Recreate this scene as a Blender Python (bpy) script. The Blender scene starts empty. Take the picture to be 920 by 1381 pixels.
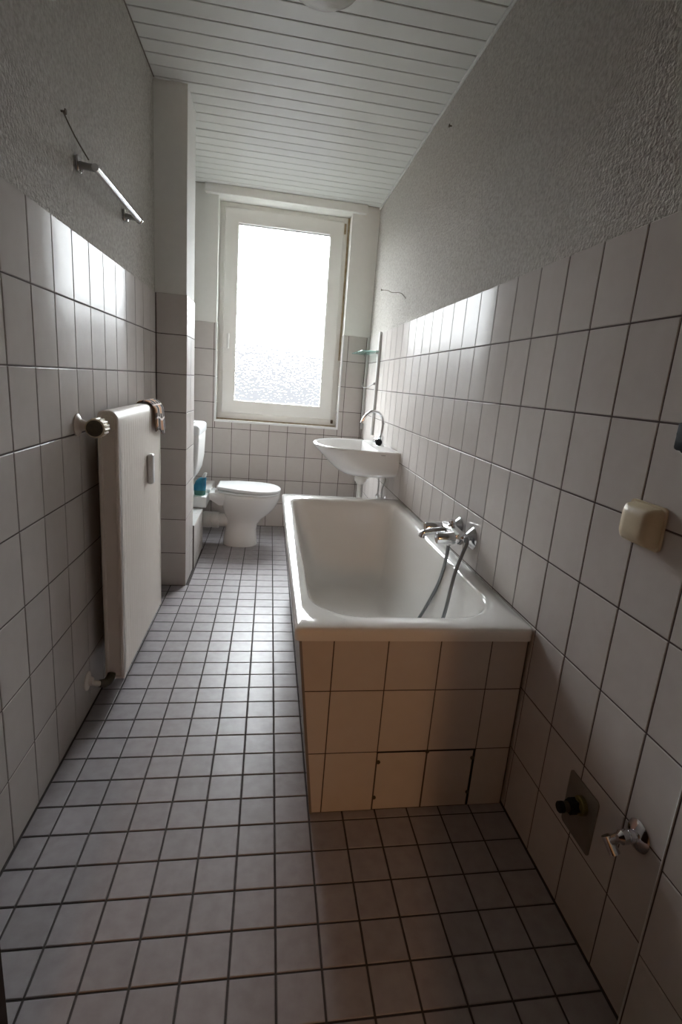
import bpy, bmesh, math, random
from mathutils import Vector, Matrix
random.seed(7)
PI = math.pi
scene = bpy.context.scene
COL = scene.collection

# ------------------------------------------------------------------ camera
cam_d = bpy.data.cameras.new('camera')
cam = bpy.data.objects.new('camera', cam_d)
COL.objects.link(cam)
cam.location = (0, 0, 1.2284)
cam.rotation_euler = (1.3285, -0.0821, -0.1516)
cam_d.sensor_fit = 'VERTICAL'
cam_d.sensor_height = 36.0
cam_d.lens = 36.0 * 710.2285 / 1381.0
cam_d.shift_x = -17.1513 / 1381.0
cam_d.shift_y = 4.4094 / 1381.0
cam_d.clip_start = 0.02
scene.camera = cam

# ------------------------------------------------------------------ view, world, light
scene.view_settings.view_transform = 'Standard'
scene.view_settings.look = 'None'
scene.view_settings.gamma = 1.0
scene.view_settings.use_curve_mapping = False
scene.view_settings.exposure = 0.27
scene.cycles.max_bounces = 12
scene.cycles.diffuse_bounces = 6
scene.cycles.glossy_bounces = 5
scene.cycles.transparent_max_bounces = 12
scene.cycles.sample_clamp_indirect = 40.0
scene.cycles.caustics_reflective = False

SKY = 30.0          # overcast sky
HALL = 46.0        # warm lamp in the hallway behind the door, watts
w = bpy.data.worlds.new('overcast_sky')
scene.world = w
w.use_nodes = True
nt = w.node_tree
nt.nodes.clear()
out = nt.nodes.new('ShaderNodeOutputWorld')
bg = nt.nodes.new('ShaderNodeBackground')
tc = nt.nodes.new('ShaderNodeTexCoord')
sp = nt.nodes.new('ShaderNodeSeparateXYZ')
mr = nt.nodes.new('ShaderNodeMapRange')
mr.inputs['From Min'].default_value = 0.055
mr.inputs['From Max'].default_value = 0.11
ramp = nt.nodes.new('ShaderNodeValToRGB')
ramp.color_ramp.elements[0].color = (0.0228, 0.0234, 0.025, 1)   # ground and roofs under the horizon
ramp.color_ramp.elements[1].color = (0.93, 0.97, 1.0, 1)    # flat bright overcast
nt.links.new(tc.outputs['Generated'], sp.inputs[0])
nt.links.new(sp.outputs['Z'], mr.inputs['Value'])
nt.links.new(mr.outputs['Result'], ramp.inputs['Fac'])
nt.links.new(ramp.outputs['Color'], bg.inputs['Color'])
bg.inputs['Strength'].default_value = SKY
nt.links.new(bg.outputs[0], out.inputs[0])

pd = bpy.data.lights.new('window_portal', 'AREA')
pd.shape = 'RECTANGLE'; pd.size = 0.80; pd.size_y = 1.45
pd.cycles.is_portal = True
po = bpy.data.objects.new('window_portal', pd)
COL.objects.link(po)
po.location = (0.07, 4.66, 1.69)
po.rotation_euler = (-PI / 2, 0, 0)

hl = bpy.data.lights.new('hall_lamp_light', 'POINT')
hl.energy = HALL; hl.color = (1.0, 0.52, 0.22); hl.shadow_soft_size = 0.12
ho = bpy.data.objects.new('hall_lamp_light', hl)
COL.objects.link(ho)
ho.location = (-0.33, -2.35, 1.60)

# ------------------------------------------------------------------ materials
def new_mat(name):
    m = bpy.data.materials.new(name); m.use_nodes = True
    n = m.node_tree.nodes
    return m, m.node_tree, n['Principled BSDF']

def mat(name, col, rough=0.5, metal=0.0, spec=0.5, noise=None, bump=None, coat=0.0, objvar=0.0, trans=0.0):
    """noise=(scale, amount, second colour); bump=(scale, strength, distance, detail)"""
    m, t, b = new_mat(name)
    b.inputs['Base Color'].default_value = (*col, 1)
    b.inputs['Roughness'].default_value = rough
    b.inputs['Metallic'].default_value = metal
    b.inputs['Specular IOR Level'].default_value = spec
    b.inputs['Coat Weight'].default_value = coat
    b.inputs['Coat Roughness'].default_value = 0.05
    b.inputs['Transmission Weight'].default_value = trans
    tcn = None
    if noise or bump or objvar:
        tcn = t.nodes.new('ShaderNodeTexCoord')
    src = None
    if noise:
        nz = t.nodes.new('ShaderNodeTexNoise')
        nz.inputs['Scale'].default_value = noise[0]
        nz.inputs['Detail'].default_value = 5
        geo = t.nodes.new('ShaderNodeNewGeometry')
        t.links.new(geo.outputs['Position'], nz.inputs['Vector'])
        r = t.nodes.new('ShaderNodeMapRange')
        r.inputs['From Min'].default_value = 0.35; r.inputs['From Max'].default_value = 0.7
        r.inputs['To Max'].default_value = noise[1]
        t.links.new(nz.outputs['Fac'], r.inputs['Value'])
        mx = t.nodes.new('ShaderNodeMixRGB')
        mx.inputs[1].default_value = (*col, 1); mx.inputs[2].default_value = (*noise[2], 1)
        t.links.new(r.outputs['Result'], mx.inputs[0])
        src = mx.outputs[0]
    if objvar:
        oi = t.nodes.new('ShaderNodeObjectInfo')
        r = t.nodes.new('ShaderNodeMapRange')
        r.inputs['To Min'].default_value = 1 - objvar; r.inputs['To Max'].default_value = 1 + objvar
        t.links.new(oi.outputs['Random'], r.inputs['Value'])
        hs = t.nodes.new('ShaderNodeHueSaturation')
        t.links.new(r.outputs['Result'], hs.inputs['Value'])
        if src: t.links.new(src, hs.inputs['Color'])
        else: hs.inputs['Color'].default_value = (*col, 1)
        src = hs.outputs[0]
    if src: t.links.new(src, b.inputs['Base Color'])
    if bump:
        nz = t.nodes.new('ShaderNodeTexNoise')
        nz.inputs['Scale'].default_value = bump[0]
        nz.inputs['Detail'].default_value = bump[3]
        geo = t.nodes.new('ShaderNodeNewGeometry')
        t.links.new(geo.outputs['Position'], nz.inputs['Vector'])
        bp = t.nodes.new('ShaderNodeBump')
        bp.inputs['Strength'].default_value = bump[1]
        bp.inputs['Distance'].default_value = bump[2]
        t.links.new(nz.outputs['Fac'], bp.inputs['Height'])
        t.links.new(bp.outputs[0], b.inputs['Normal'])
    return m

M = {}
M['tile'] = mat('glazed_wall_tile', (0.585, 0.55, 0.525), 0.12, spec=0.36, noise=(26, 0.35, (0.535, 0.49, 0.465)), bump=(14, 0.06, 0.004, 1), objvar=0.035)
def soften_gloss(m, k, rough):
    """dull glaze: diffuse body under a weak Fresnel reflection"""
    t = m.node_tree; b = t.nodes['Principled BSDF']; o = t.nodes['Material Output']
    b.inputs['Specular IOR Level'].default_value = 0.0
    b.inputs['IOR'].default_value = 1.0001
    g = t.nodes.new('ShaderNodeBsdfGlossy'); g.inputs['Roughness'].default_value = rough
    fr = t.nodes.new('ShaderNodeFresnel'); fr.inputs['IOR'].default_value = 1.5
    mu = t.nodes.new('ShaderNodeMath'); mu.operation = 'MULTIPLY'; mu.inputs[1].default_value = k
    t.links.new(fr.outputs[0], mu.inputs[0])
    for l in b.inputs['Normal'].links: t.links.new(l.from_socket, g.inputs['Normal'])
    mx = t.nodes.new('ShaderNodeMixShader')
    t.links.new(mu.outputs[0], mx.inputs[0]); t.links.new(b.outputs[0], mx.inputs[1]); t.links.new(g.outputs[0], mx.inputs[2])
    t.links.new(mx.outputs[0], o.inputs[0])
soften_gloss(M['tile'], 0.19, 0.11)
M['floor_tile'] = mat('glazed_floor_tile', (0.345, 0.325, 0.338), 0.27, noise=(30, 0.6, (0.265, 0.242, 0.247)), bump=(40, 0.08, 0.003, 2), objvar=0.05)
soften_gloss(M['floor_tile'], 0.85, 0.37)
M['grout'] = mat('brown_grout', (0.10, 0.075, 0.067), 0.9, noise=(60, 0.6, (0.06, 0.043, 0.038)))
M['floor_grout'] = mat('dark_grout', (0.055, 0.045, 0.043), 0.85, noise=(60, 0.6, (0.035, 0.03, 0.03)))
M['plaster'] = mat('roughcast_plaster', (0.60, 0.578, 0.54), 0.95, spec=0.2, noise=(95, 0.8, (0.38, 0.355, 0.32)), bump=(110, 0.9, 0.010, 3))
M['smooth'] = mat('smooth_white_plaster', (0.83, 0.83, 0.80), 0.9, spec=0.2, noise=(30, 0.3, (0.77, 0.77, 0.74)), bump=(90, 0.15, 0.003, 3))
M['board'] = mat('white_ceiling_board', (0.70, 0.71, 0.685), 0.35, noise=(9, 0.3, (0.66, 0.67, 0.645)), objvar=0.02)
M['board_gap'] = mat('board_joint', (0.26, 0.23, 0.20), 0.9)
M['pvc'] = mat('white_plastic_frame', (0.86, 0.86, 0.83), 0.35, noise=(6, 0.35, (0.80, 0.79, 0.74)))
M['aged'] = mat('yellowed_sealant', (0.33, 0.25, 0.14), 0.7, noise=(25, 0.7, (0.55, 0.49, 0.38)))
M['trimw'] = mat('white_edge_profile', (0.82, 0.83, 0.83), 0.3)
M['enamel'] = mat('white_enamel', (0.80, 0.79, 0.765), 0.08, spec=0.5)
M['ceramic'] = mat('white_ceramic', (0.78, 0.78, 0.77), 0.08, spec=0.6)
M['seatp'] = mat('white_seat_plastic', (0.82, 0.84, 0.85), 0.2)
M['radiator'] = mat('cream_radiator_paint', (0.80, 0.735, 0.67), 0.5, noise=(20, 0.3, (0.74, 0.67, 0.60)))
M['cream'] = mat('cream_plastic', (0.60, 0.50, 0.335), 0.4, noise=(40, 0.4, (0.52, 0.42, 0.27)))
M['whitep'] = mat('white_plastic', (0.78, 0.78, 0.76), 0.35)
M['chrome'] = mat('chrome', (0.72, 0.72, 0.74), 0.10, metal=1.0, bump=(60, 0.03, 0.002, 1))
M['steel'] = mat('dull_steel', (0.38, 0.37, 0.36), 0.4, metal=0.9)
M['plate'] = mat('grey_cover_plate', (0.22, 0.20, 0.17), 0.5, metal=0.3, noise=(40, 0.5, (0.16, 0.14, 0.12)))
M['alu'] = mat('aluminium', (0.62, 0.62, 0.60), 0.35, metal=0.7)
M['railp'] = mat('matt_aluminium_rail', (0.60, 0.60, 0.585), 0.4, spec=0.4)
M['hose'] = mat('grey_metal_hose', (0.24, 0.25, 0.26), 0.35, metal=0.7)
M['dark'] = mat('black_plastic', (0.010, 0.011, 0.012), 0.7, spec=0.15)
M['brownm'] = mat('dark_brass', (0.06, 0.045, 0.03), 0.5, metal=0.4, noise=(80, 0.7, (0.10, 0.09, 0.05)))
M['brass'] = mat('tarnished_brass', (0.20, 0.17, 0.06), 0.4, metal=0.8)
M['wire'] = mat('rusty_wire', (0.10, 0.075, 0.05), 0.8)
M['wood'] = mat('dark_brown_wood', (0.022, 0.009, 0.005), 0.8, spec=0.1, noise=(14, 0.6, (0.018, 0.008, 0.004)))
M['hallw'] = mat('hall_wallpaper', (0.34, 0.28, 0.21), 0.9)
M['hallf'] = mat('hall_floor_covering', (0.30, 0.22, 0.15), 0.6)
M['opal'] = mat('opal_lamp_glass', (0.62, 0.61, 0.56), 0.25, trans=0.15, bump=(90, 0.25, 0.004, 2))
M['blue'] = mat('blue_label_plastic', (0.02, 0.20, 0.36), 0.25, noise=(30, 0.5, (0.05, 0.36, 0.46)))
M['green'] = mat('green_cleaner_liquid', (0.10, 0.36, 0.30), 0.12, trans=0.4)
M['gasket'] = mat('grey_rubber', (0.22, 0.21, 0.20), 0.7)

def glass_mat():
    m, t, b = new_mat('frosted_pattern_glass')
    t.nodes.remove(b)
    o = t.nodes['Material Output']
    tr = t.nodes.new('ShaderNodeBsdfTransparent'); tr.inputs[0].default_value = (0.97, 0.98, 0.98, 1)
    rf = t.nodes.new('ShaderNodeBsdfRefraction'); rf.inputs['IOR'].default_value = 1.35
    rf.inputs['Roughness'].default_value = 0.02
    geo = t.nodes.new('ShaderNodeNewGeometry')
    nz = t.nodes.new('ShaderNodeTexNoise'); nz.inputs['Scale'].default_value = 46; nz.inputs['Detail'].default_value = 0.0
    mp = t.nodes.new('ShaderNodeMapping'); mp.inputs['Scale'].default_value = (1, 1, 1.6)
    t.links.new(geo.outputs['Position'], mp.inputs[0]); t.links.new(mp.outputs[0], nz.inputs['Vector'])
    bp = t.nodes.new('ShaderNodeBump'); bp.inputs['Strength'].default_value = 1.0; bp.inputs['Distance'].default_value = 0.0075
    t.links.new(nz.outputs['Fac'], bp.inputs['Height']); t.links.new(bp.outputs[0], rf.inputs['Normal'])
    mx = t.nodes.new('ShaderNodeMixShader'); mx.inputs[0].default_value = 0.5
    t.links.new(tr.outputs[0], mx.inputs[1]); t.links.new(rf.outputs[0], mx.inputs[2])
    t.links.new(mx.outputs[0], o.inputs[0])
    return m
M['frost'] = glass_mat()

def clear_glass():
    m, t, b = new_mat('clear_glass')
    t.nodes.remove(b)
    tr = t.nodes.new('ShaderNodeBsdfTransparent'); tr.inputs[0].default_value = (0.98, 0.99, 0.99, 1)
    t.links.new(tr.outputs[0], t.nodes['Material Output'].inputs[0])
    return m
M['clear'] = clear_glass()

def shelf_glass():
    m, t, b = new_mat('green_edged_shelf_glass')
    t.nodes.remove(b)
    o = t.nodes['Material Output']
    tr = t.nodes.new('ShaderNodeBsdfTransparent'); tr.inputs[0].default_value = (0.80, 0.93, 0.90, 1)
    gl = t.nodes.new('ShaderNodeBsdfPrincipled')
    gl.inputs['Base Color'].default_value = (0.55, 0.80, 0.76, 1); gl.inputs['Roughness'].default_value = 0.05
    mx = t.nodes.new('ShaderNodeMixShader'); mx.inputs[0].default_value = 0.45
    t.links.new(tr.outputs[0], mx.inputs[1]); t.links.new(gl.outputs[0], mx.inputs[2])
    t.links.new(mx.outputs[0], o.inputs[0])
    return m
M['shelfglass'] = shelf_glass()

def plaid():
    m, t, b = new_mat('brown_plaid_cloth')
    b.inputs['Roughness'].default_value = 0.95
    uv = t.nodes.new('ShaderNodeTexCoord')
    sp = t.nodes.new('ShaderNodeSeparateXYZ')
    t.links.new(uv.outputs['UV'], sp.inputs[0])
    def band(sock, freq, w0, w1):
        a = t.nodes.new('ShaderNodeMath'); a.operation = 'MULTIPLY'; a.inputs[1].default_value = freq
        t.links.new(sock, a.inputs[0])
        f = t.nodes.new('ShaderNodeMath'); f.operation = 'FRACT'; t.links.new(a.outputs[0], f.inputs[0])
        r = t.nodes.new('ShaderNodeMapRange'); r.interpolation_type = 'STEPPED'; r.inputs['Steps'].default_value = 1
        g = t.nodes.new('ShaderNodeMath'); g.operation = 'GREATER_THAN'; g.inputs[1].default_value = w0
        l = t.nodes.new('ShaderNodeMath'); l.operation = 'LESS_THAN'; l.inputs[1].default_value = w1
        t.links.new(f.outputs[0], g.inputs[0]); t.links.new(f.outputs[0], l.inputs[0])
        mu = t.nodes.new('ShaderNodeMath'); mu.operation = 'MULTIPLY'
        t.links.new(g.outputs[0], mu.inputs[0]); t.links.new(l.outputs[0], mu.inputs[1])
        t.nodes.remove(r)
        return mu.outputs[0]
    prev = None
    def over(prev, fac, col):
        mx = t.nodes.new('ShaderNodeMixRGB'); mx.inputs[2].default_value = (*col, 1)
        if prev is None: mx.inputs[1].default_value = (0.50, 0.235, 0.10, 1)
        else: t.links.new(prev, mx.inputs[1])
        t.links.new(fac, mx.inputs[0]); return mx.outputs[0]
    prev = over(prev, band(sp.outputs['X'], 2.0, 0.45, 1.0), (0.035, 0.018, 0.012))
    prev = over(prev, band(sp.outputs['Y'], 5.0, 0.70, 1.0), (0.06, 0.03, 0.02))
    prev = over(prev, band(sp.outputs['Y'], 5.0, 0.0, 0.13), (0.70, 0.62, 0.55))
    prev = over(prev, band(sp.outputs['X'], 4.0, 0.0, 0.12), (0.62, 0.52, 0.44))
    t.links.new(prev, b.inputs['Base Color'])
    return m
M['plaid'] = plaid()

# ------------------------------------------------------------------ mesh helpers
def link(o, parent=None):
    COL.objects.link(o)
    if parent: o.parent = parent
    return o

def mesh_obj(name, bm, m, parent=None, smooth=False, sharp=None):
    bmesh.ops.recalc_face_normals(bm, faces=bm.faces[:])
    me = bpy.data.meshes.new(name)
    bm.to_mesh(me); bm.free()
    if m: me.materials.append(M[m])
    if smooth:
        for p in me.polygons: p.use_smooth = True
        if sharp: me.set_sharp_from_angle(angle=math.radians(sharp))
    return link(bpy.data.objects.new(name, me), parent)

def empty(name, loc=(0, 0, 0), parent=None):
    o = bpy.data.objects.new(name, None)
    o.empty_display_size = 0.05
    o.location = loc
    return link(o, parent)

def tag(o, label=None, cat=None, group=None, kind=None):
    if label: o['label'] = label
    if cat: o['category'] = cat
    if group: o['group'] = group
    if kind: o['kind'] = kind
    return o

def keep(o, parent):
    """parent without moving the mesh (parent Empties are unrotated)"""
    o.parent = parent
    o.matrix_parent_inverse = Matrix.Translation(-Vector(parent.location))
    return o

def box(bm, x0, x1, y0, y1, z0, z1, bevel=0.0, seg=2):
    vs = [bm.verts.new(p) for p in ((x0, y0, z0), (x1, y0, z0), (x1, y1, z0), (x0, y1, z0), (x0, y0, z1), (x1, y0, z1), (x1, y1, z1), (x0, y1, z1))]
    fs = [bm.faces.new([vs[i] for i in f]) for f in ((0, 3, 2, 1), (4, 5, 6, 7), (0, 1, 5, 4), (1, 2, 6, 5), (2, 3, 7, 6), (3, 0, 4, 7))]
    if bevel:
        es = set()
        for f in fs: es.update(f.edges)
        bmesh.ops.bevel(bm, geom=list(es), offset=bevel, segments=seg, profile=0.5, affect='EDGES')

def box_obj(name, m, parent, *b, bevel=0.0, seg=2, loc=None):
    bm = bmesh.new(); box(bm, *b, bevel=bevel, seg=seg)
    return mesh_obj(name, bm, m, parent, smooth=bevel > 0, sharp=40)

def smooth_path(pts, n=8):
    P = [Vector(p) for p in pts]; outp = []
    for i in range(len(P) - 1):
        a = P[max(i - 1, 0)]; b = P[i]; c = P[i + 1]; d = P[min(i + 2, len(P) - 1)]
        for k in range(n):
            t = k / n
            outp.append(0.5 * ((2 * b) + (c - a) * t + (2 * a - 5 * b + 4 * c - d) * t * t + (3 * b - a - 3 * c + d) * t ** 3))
    outp.append(P[-1])
    return outp

def tube(bm, pts, r, seg=12, caps=True):
    pts = [Vector(p) for p in pts]
    rr = r if isinstance(r, (list, tuple)) else [r] * len(pts)
    prev = None; rings = []
    for i, p in enumerate(pts):
        d = (pts[min(i + 1, len(pts) - 1)] - pts[max(i - 1, 0)]).normalized()
        if prev is None:
            up = Vector((0, 0, 1)) if abs(d.z) < 0.9 else Vector((1, 0, 0))
            a = d.cross(up).normalized()
        else:
            a = (prev - d * prev.dot(d)).normalized()
        prev = a; b = d.cross(a)
        rings.append([bm.verts.new(p + rr[i] * (math.cos(2 * PI * k / seg) * a + math.sin(2 * PI * k / seg) * b)) for k in range(seg)])
    for A, B in zip(rings, rings[1:]):
        for k in range(seg):
            bm.faces.new((A[k], A[(k + 1) % seg], B[(k + 1) % seg], B[k]))
    if caps:
        bm.faces.new(rings[0][::-1]); bm.faces.new(rings[-1])

def tube_obj(name, m, parent, pts, r, seg=12, sm=0):
    bm = bmesh.new()
    P = smooth_path(pts, sm) if sm else pts
    if isinstance(r, (list, tuple)) and len(r) != len(P):
        q = []
        for i in range(len(P)):
            f = i / (len(P) - 1) * (len(r) - 1); a = min(int(f), len(r) - 2)
            q.append(r[a] + (r[a + 1] - r[a]) * (f - a))
        r = q
    tube(bm, P, r, seg)
    return mesh_obj(name, bm, m, parent, smooth=True, sharp=45)

def lathe(bm, c, axis, prof, seg=24):
    """prof = [(distance along axis, radius)]"""
    c = Vector(c); ax = Vector(axis).normalized()
    pts = [c + ax * d for d, r in prof]
    up = Vector((0, 0, 1)) if abs(ax.z) < 0.9 else Vector((1, 0, 0))
    a = ax.cross(up).normalized(); b = ax.cross(a)
    rings = [[bm.verts.new(p + max(r, 1e-4) * (math.cos(2 * PI * k / seg) * a + math.sin(2 * PI * k / seg) * b)) for k in range(seg)] for p, (d, r) in zip(pts, prof)]
    for A, B in zip(rings, rings[1:]):
        for k in range(seg):
            bm.faces.new((A[k], A[(k + 1) % seg], B[(k + 1) % seg], B[k]))
    bm.faces.new(rings[0][::-1]); bm.faces.new(rings[-1])

def lathe_obj(name, m, parent, c, axis, prof, seg=24, sharp=35):
    bm = bmesh.new(); lathe(bm, c, axis, prof, seg)
    return mesh_obj(name, bm, m, parent, smooth=True, sharp=sharp)

def loft(bm, rings, cap0=True, cap1=True):
    R = [[bm.verts.new(p) for p in r] for r in rings]
    n = len(R[0])
    for A, B in zip(R, R[1:]):
        for k in range(n):
            bm.faces.new((A[k], A[(k + 1) % n], B[(k + 1) % n], B[k]))
    if cap0: bm.faces.new(R[0][::-1])
    if cap1: bm.faces.new(R[-1])

# ------------------------------------------------------------------ tiles
tile_cache = {}
def offset_poly(P, d):
    n = len(P); outp = []
    for i in range(n):
        a, b, c = Vector(P[i - 1]), Vector(P[i]), Vector(P[(i + 1) % n])
        e1 = (b - a).normalized(); e2 = (c - b).normalized()
        n1 = Vector((-e1.y, e1.x)); n2 = Vector((-e2.y, e2.x))
        k = 1 + n1.dot(n2)
        outp.append(b + (n1 + n2) * d / k)
    return outp

def tile_mesh(P, t, m, bev=0.0016):
    key = (tuple((round(p[0], 4), round(p[1], 4)) for p in P), t, m, bev)
    if key in tile_cache: return tile_cache[key]
    bm = bmesh.new(); n = len(P)
    r0 = [bm.verts.new((p[0], p[1], 0)) for p in P]
    r1 = [bm.verts.new((p[0], p[1], t - bev * 0.7)) for p in P]
    r2 = [bm.verts.new((p[0], p[1], t)) for p in offset_poly(P, bev)]
    for A, B in ((r0, r1), (r1, r2)):
        for k in range(n): bm.faces.new((A[k], A[(k + 1) % n], B[(k + 1) % n], B[k]))
    bm.faces.new(r2)
    me = bpy.data.meshes.new('tile'); bm.to_mesh(me); bm.free()
    me.materials.append(M[m])
    tile_cache[key] = me
    return me

JOINT = 0.0040
def tile(parent, P0, U, V, u0, u1, v0, v1, m='tile', t=0.006, joint=JOINT, name='tile', tilt=0.0009, bev=0.0016):
    """a tile between the joint lines u0..u1, v0..v1 of the face plane through P0 with axes U, V"""
    U = Vector(U); V = Vector(V); N = U.cross(V)
    w2 = (u1 - u0 - joint) / 2; h2 = (v1 - v0 - joint) / 2
    if w2 < 0.002 or h2 < 0.002: return None
    me = tile_mesh([(-w2, -h2), (w2, -h2), (w2, h2), (-w2, h2)], t, m, bev)
    o = bpy.data.objects.new(name, me); COL.objects.link(o)
    c = Vector(P0) + U * ((u0 + u1) / 2) + V * ((v0 + v1) / 2) - N * t
    R = Matrix((U, V, N)).transposed().to_4x4()
    o.matrix_world = Matrix.Translation(c) @ R @ Matrix.Rotation(random.gauss(0, tilt), 4, 'X') @ Matrix.Rotation(random.gauss(0, tilt), 4, 'Y')
    if parent:
        o.parent = parent
        o.matrix_parent_inverse = Matrix.Translation(-Vector(parent.location))
    return o

def clip_lines(lines, a, b):
    L = [x for x in lines if a + 0.008 < x < b - 0.008]
    return [a] + L + [b]

ROWS = [0.0] + [0.2006 + 0.2013 * k for k in range(8)]      # horizontal joints; the top one is 1.61
TOP = ROWS[-1]
XL, XR, YB, ZC = -0.602, 0.768, 4.40, 2.55
PW = 0.1525

# ================================================================== SETTING
# ---- floor
fl = box_obj('floor', 'floor_grout', None, XL - 0.12, XR + 0.12, -0.12, YB + 0.10, -0.10, -0.0022)
tag(fl, kind='structure')
fx = [0.0642 + 0.099 * k for k in range(-8, 7)]
fy = [0.856 + 0.099 * k for k in range(-10, 37)]
cells = []
for a, b in zip(clip_lines(fx, XL + 0.002, XR - 0.002), clip_lines(fx, XL + 0.002, XR - 0.002)[1:]):
    for c, d in zip(clip_lines(fy, -0.02, YB - 0.002), clip_lines(fy, -0.02, YB - 0.002)[1:]):
        cx, cy = (a + b) / 2, (c + d) / 2
        if cx > 0.22 and 1.36 < cy < 2.9: continue           # under the bath
        if cx < -0.45 and cy > 3.05 and cy < 3.75: continue    # under the pier and pipe box
        vis = cy > 0.66 and not (cx < -0.40 and cy < 0.80)
        cells.append((0 if vis else 1, cy, cx, (a, b, c, d)))
cells.sort()
rest = bmesh.new()
for i, (v, cy, cx, (a, b, c, d)) in enumerate(cells):
    if i < 300:
        tile(fl, (0, 0, 0), (1, 0, 0), (0, 1, 0), a, b, c, d, m='floor_tile', joint=0.0050, tilt=0.0012)
    else:
        j = 0.0025; bv = 0.0016
        P = [(a + j, c + j), (b - j, c + j), (b - j, d - j), (a + j, d - j)]
        if P[1][0] - P[0][0] < 0.006 or P[2][1] - P[1][1] < 0.006: continue
        r0 = [rest.verts.new((p[0], p[1], -0.006)) for p in P]
        r1 = [rest.verts.new((p[0], p[1], -0.0011)) for p in P]
        r2 = [rest.verts.new((p[0], p[1], 0.0)) for p in offset_poly(P, bv)]
        for A, B in ((r0, r1), (r1, r2)):
            for k in range(4): rest.faces.new((A[k], A[(k + 1) % 4], B[(k + 1) % 4], B[k]))
        rest.faces.new(r2)
tag(mesh_obj('far_floor_tiles', rest, 'floor_tile', fl), kind='stuff')

# ---- walls: plaster body, grout bed and tiles
def wall(name, m, boxes):
    bm = bmesh.new()
    for b in boxes: box(bm, *b)
    return tag(mesh_obj(name, bm, m), kind='structure')

def tile_field(parent, P0, U, V, us, vs, **kw):
    for a, b in zip(us, us[1:]):
        for c, d in zip(vs, vs[1:]):
            tile(parent, P0, U, V, a, b, c, d, **kw)

PT = 0.004      # tile face stands this far in front of the plaster
wr = wall('wall_right', 'plaster', [(XR + PT, XR + 0.14, -0.12, YB + 0.2, -0.1, 2.70)])
box_obj('grout', 'grout', wr, XR + 0.0018, XR + PT + 0.01, 0.69, YB, -0.01, TOP - 0.004)
ry = clip_lines([1.5722 + PW * k for k in range(-7, 20)], 0.692, YB - 0.004)
for a, b in zip(ry, ry[1:]):
    for c, d in zip(ROWS, ROWS[1:]):
        if 1.30 < a and b < 2.92 and d < 0.45: continue        # behind the bath
        tile(wr, (XR, 0, 0), (0, -1, 0), (0, 0, 1), -b, -a, c, d)
# boxed-out strip of the wall next to the door, with a white corner profile
box_obj('pipe_chase', 'grout', wr, XR - 0.0115, XR + 0.05, -0.02, 0.689, -0.01, TOP - 0.004)
ry2 = clip_lines([0.689 - 0.08, 0.689 - 0.08 - PW, 0.689 - 0.08 - 2 * PW], 0.30, 0.686)
tile_field(wr, (XR - 0.014, 0, 0), (0, -1, 0), (0, 0, 1), [-x for x in ry2][::-1], ROWS)
box_obj('corner_profile', 'trimw', wr, XR - 0.0145, XR - 0.003, 0.6885, 0.6905, 0.0, TOP)
tag(wr, kind='structure')

wl = wall('wall_left', 'plaster', [(XL - 0.14, XL - PT, -0.12, YB + 0.2, -0.1, 2.70)])
box_obj('grout', 'grout', wl, XL - PT - 0.01, XL - 0.0018, 0.3, YB, -0.01, TOP - 0.004)
ly = clip_lines([1.3732 + PW * k for k in range(-4, 20)], 0.70, 3.018)
tile_field(wl, (XL, 0, 0), (0, 1, 0), (0, 0, 1), ly, ROWS)
ly = clip_lines([3.312 + PW * k for k in range(1, 8)], 3.314, YB - 0.004)
for a, b in zip(ly, ly[1:]):
    for c, d in zip(ROWS, ROWS[1:]):
        if d < 0.3 and a < 3.75: continue
        tile(wl, (XL, 0, 0), (0, 1, 0), (0, 0, 1), a, b, c, d)

# chimney pier on the left wall
PY0, PY1, PX = 3.022, 3.312, -0.445
pier = wall('wall_pier', 'smooth', [(XL - 0.02, PX - PT, PY0 + PT, PY1, -0.02, 2.56)])
box_obj('grout', 'grout', pier, XL - 0.01, PX - 0.0018, PY0 + 0.0018, PY1, -0.01, TOP - 0.004)
tile_field(pier, (0, PY0, 0), (1, 0, 0), (0, 0, 1), [XL + 0.001, PX + 0.0015], ROWS)
tile_field(pier, (PX, 0, 0), (0, 1, 0), (0, 0, 1), [PY0 + 0.003, PY0 + PW, PY1 + 0.002], ROWS)

# back wall with the window opening
WX0, WX1, WZ0, WZ1 = -0.430, 0.562, 0.865, 2.490
RD = 0.13      # reveal depth
wb = wall('wall_back', 'smooth', [
    (XL - 0.14, WX0, YB + PT, YB + 0.34, -0.1, 2.70), (WX1, XR + 0.14, YB + PT, YB + 0.34, -0.1, 2.70),
    (WX0, WX1, YB + PT, YB + 0.34, -0.1, WZ0), (WX0, WX1, YB + PT, YB + 0.34, WZ1, 2.70)])
bm = bmesh.new()
box(bm, XL, WX0, YB + 0.0018, YB + PT + 0.01, -0.01, TOP - 0.004)
box(bm, WX1, XR, YB + 0.0018, YB + PT + 0.01, -0.01, TOP - 0.004)
box(bm, WX0, WX1, YB + 0.0018, YB + PT + 0.01, -0.01, WZ0 - 0.004)
mesh_obj('grout', bm, 'grout', wb)
bx = [-0.446 + 0.1497 * k for k in range(0, 9)]
bx = clip_lines(bx, XL + 0.002, XR - 0.002)
for a, b in zip(bx, bx[1:]):
    for c, d in zip(ROWS, ROWS[1:]):
        segs = [(a, b, c, d)]
        if d > WZ0 and b > WX0 and a < WX1:
            segs = []
            if a < WX0: segs.append((a, WX0, c, d))
            if b > WX1: segs.append((WX1, b, c, d))
            if c < WZ0: segs.append((max(a, WX0), min(b, WX1), c, WZ0))
        for s in segs:
            if s[1] - s[0] > 0.012 and s[3] - s[2] > 0.012:
                tile(wb, (0, YB, 0), (1, 0, 0), (0, 0, 1), *s)
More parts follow.
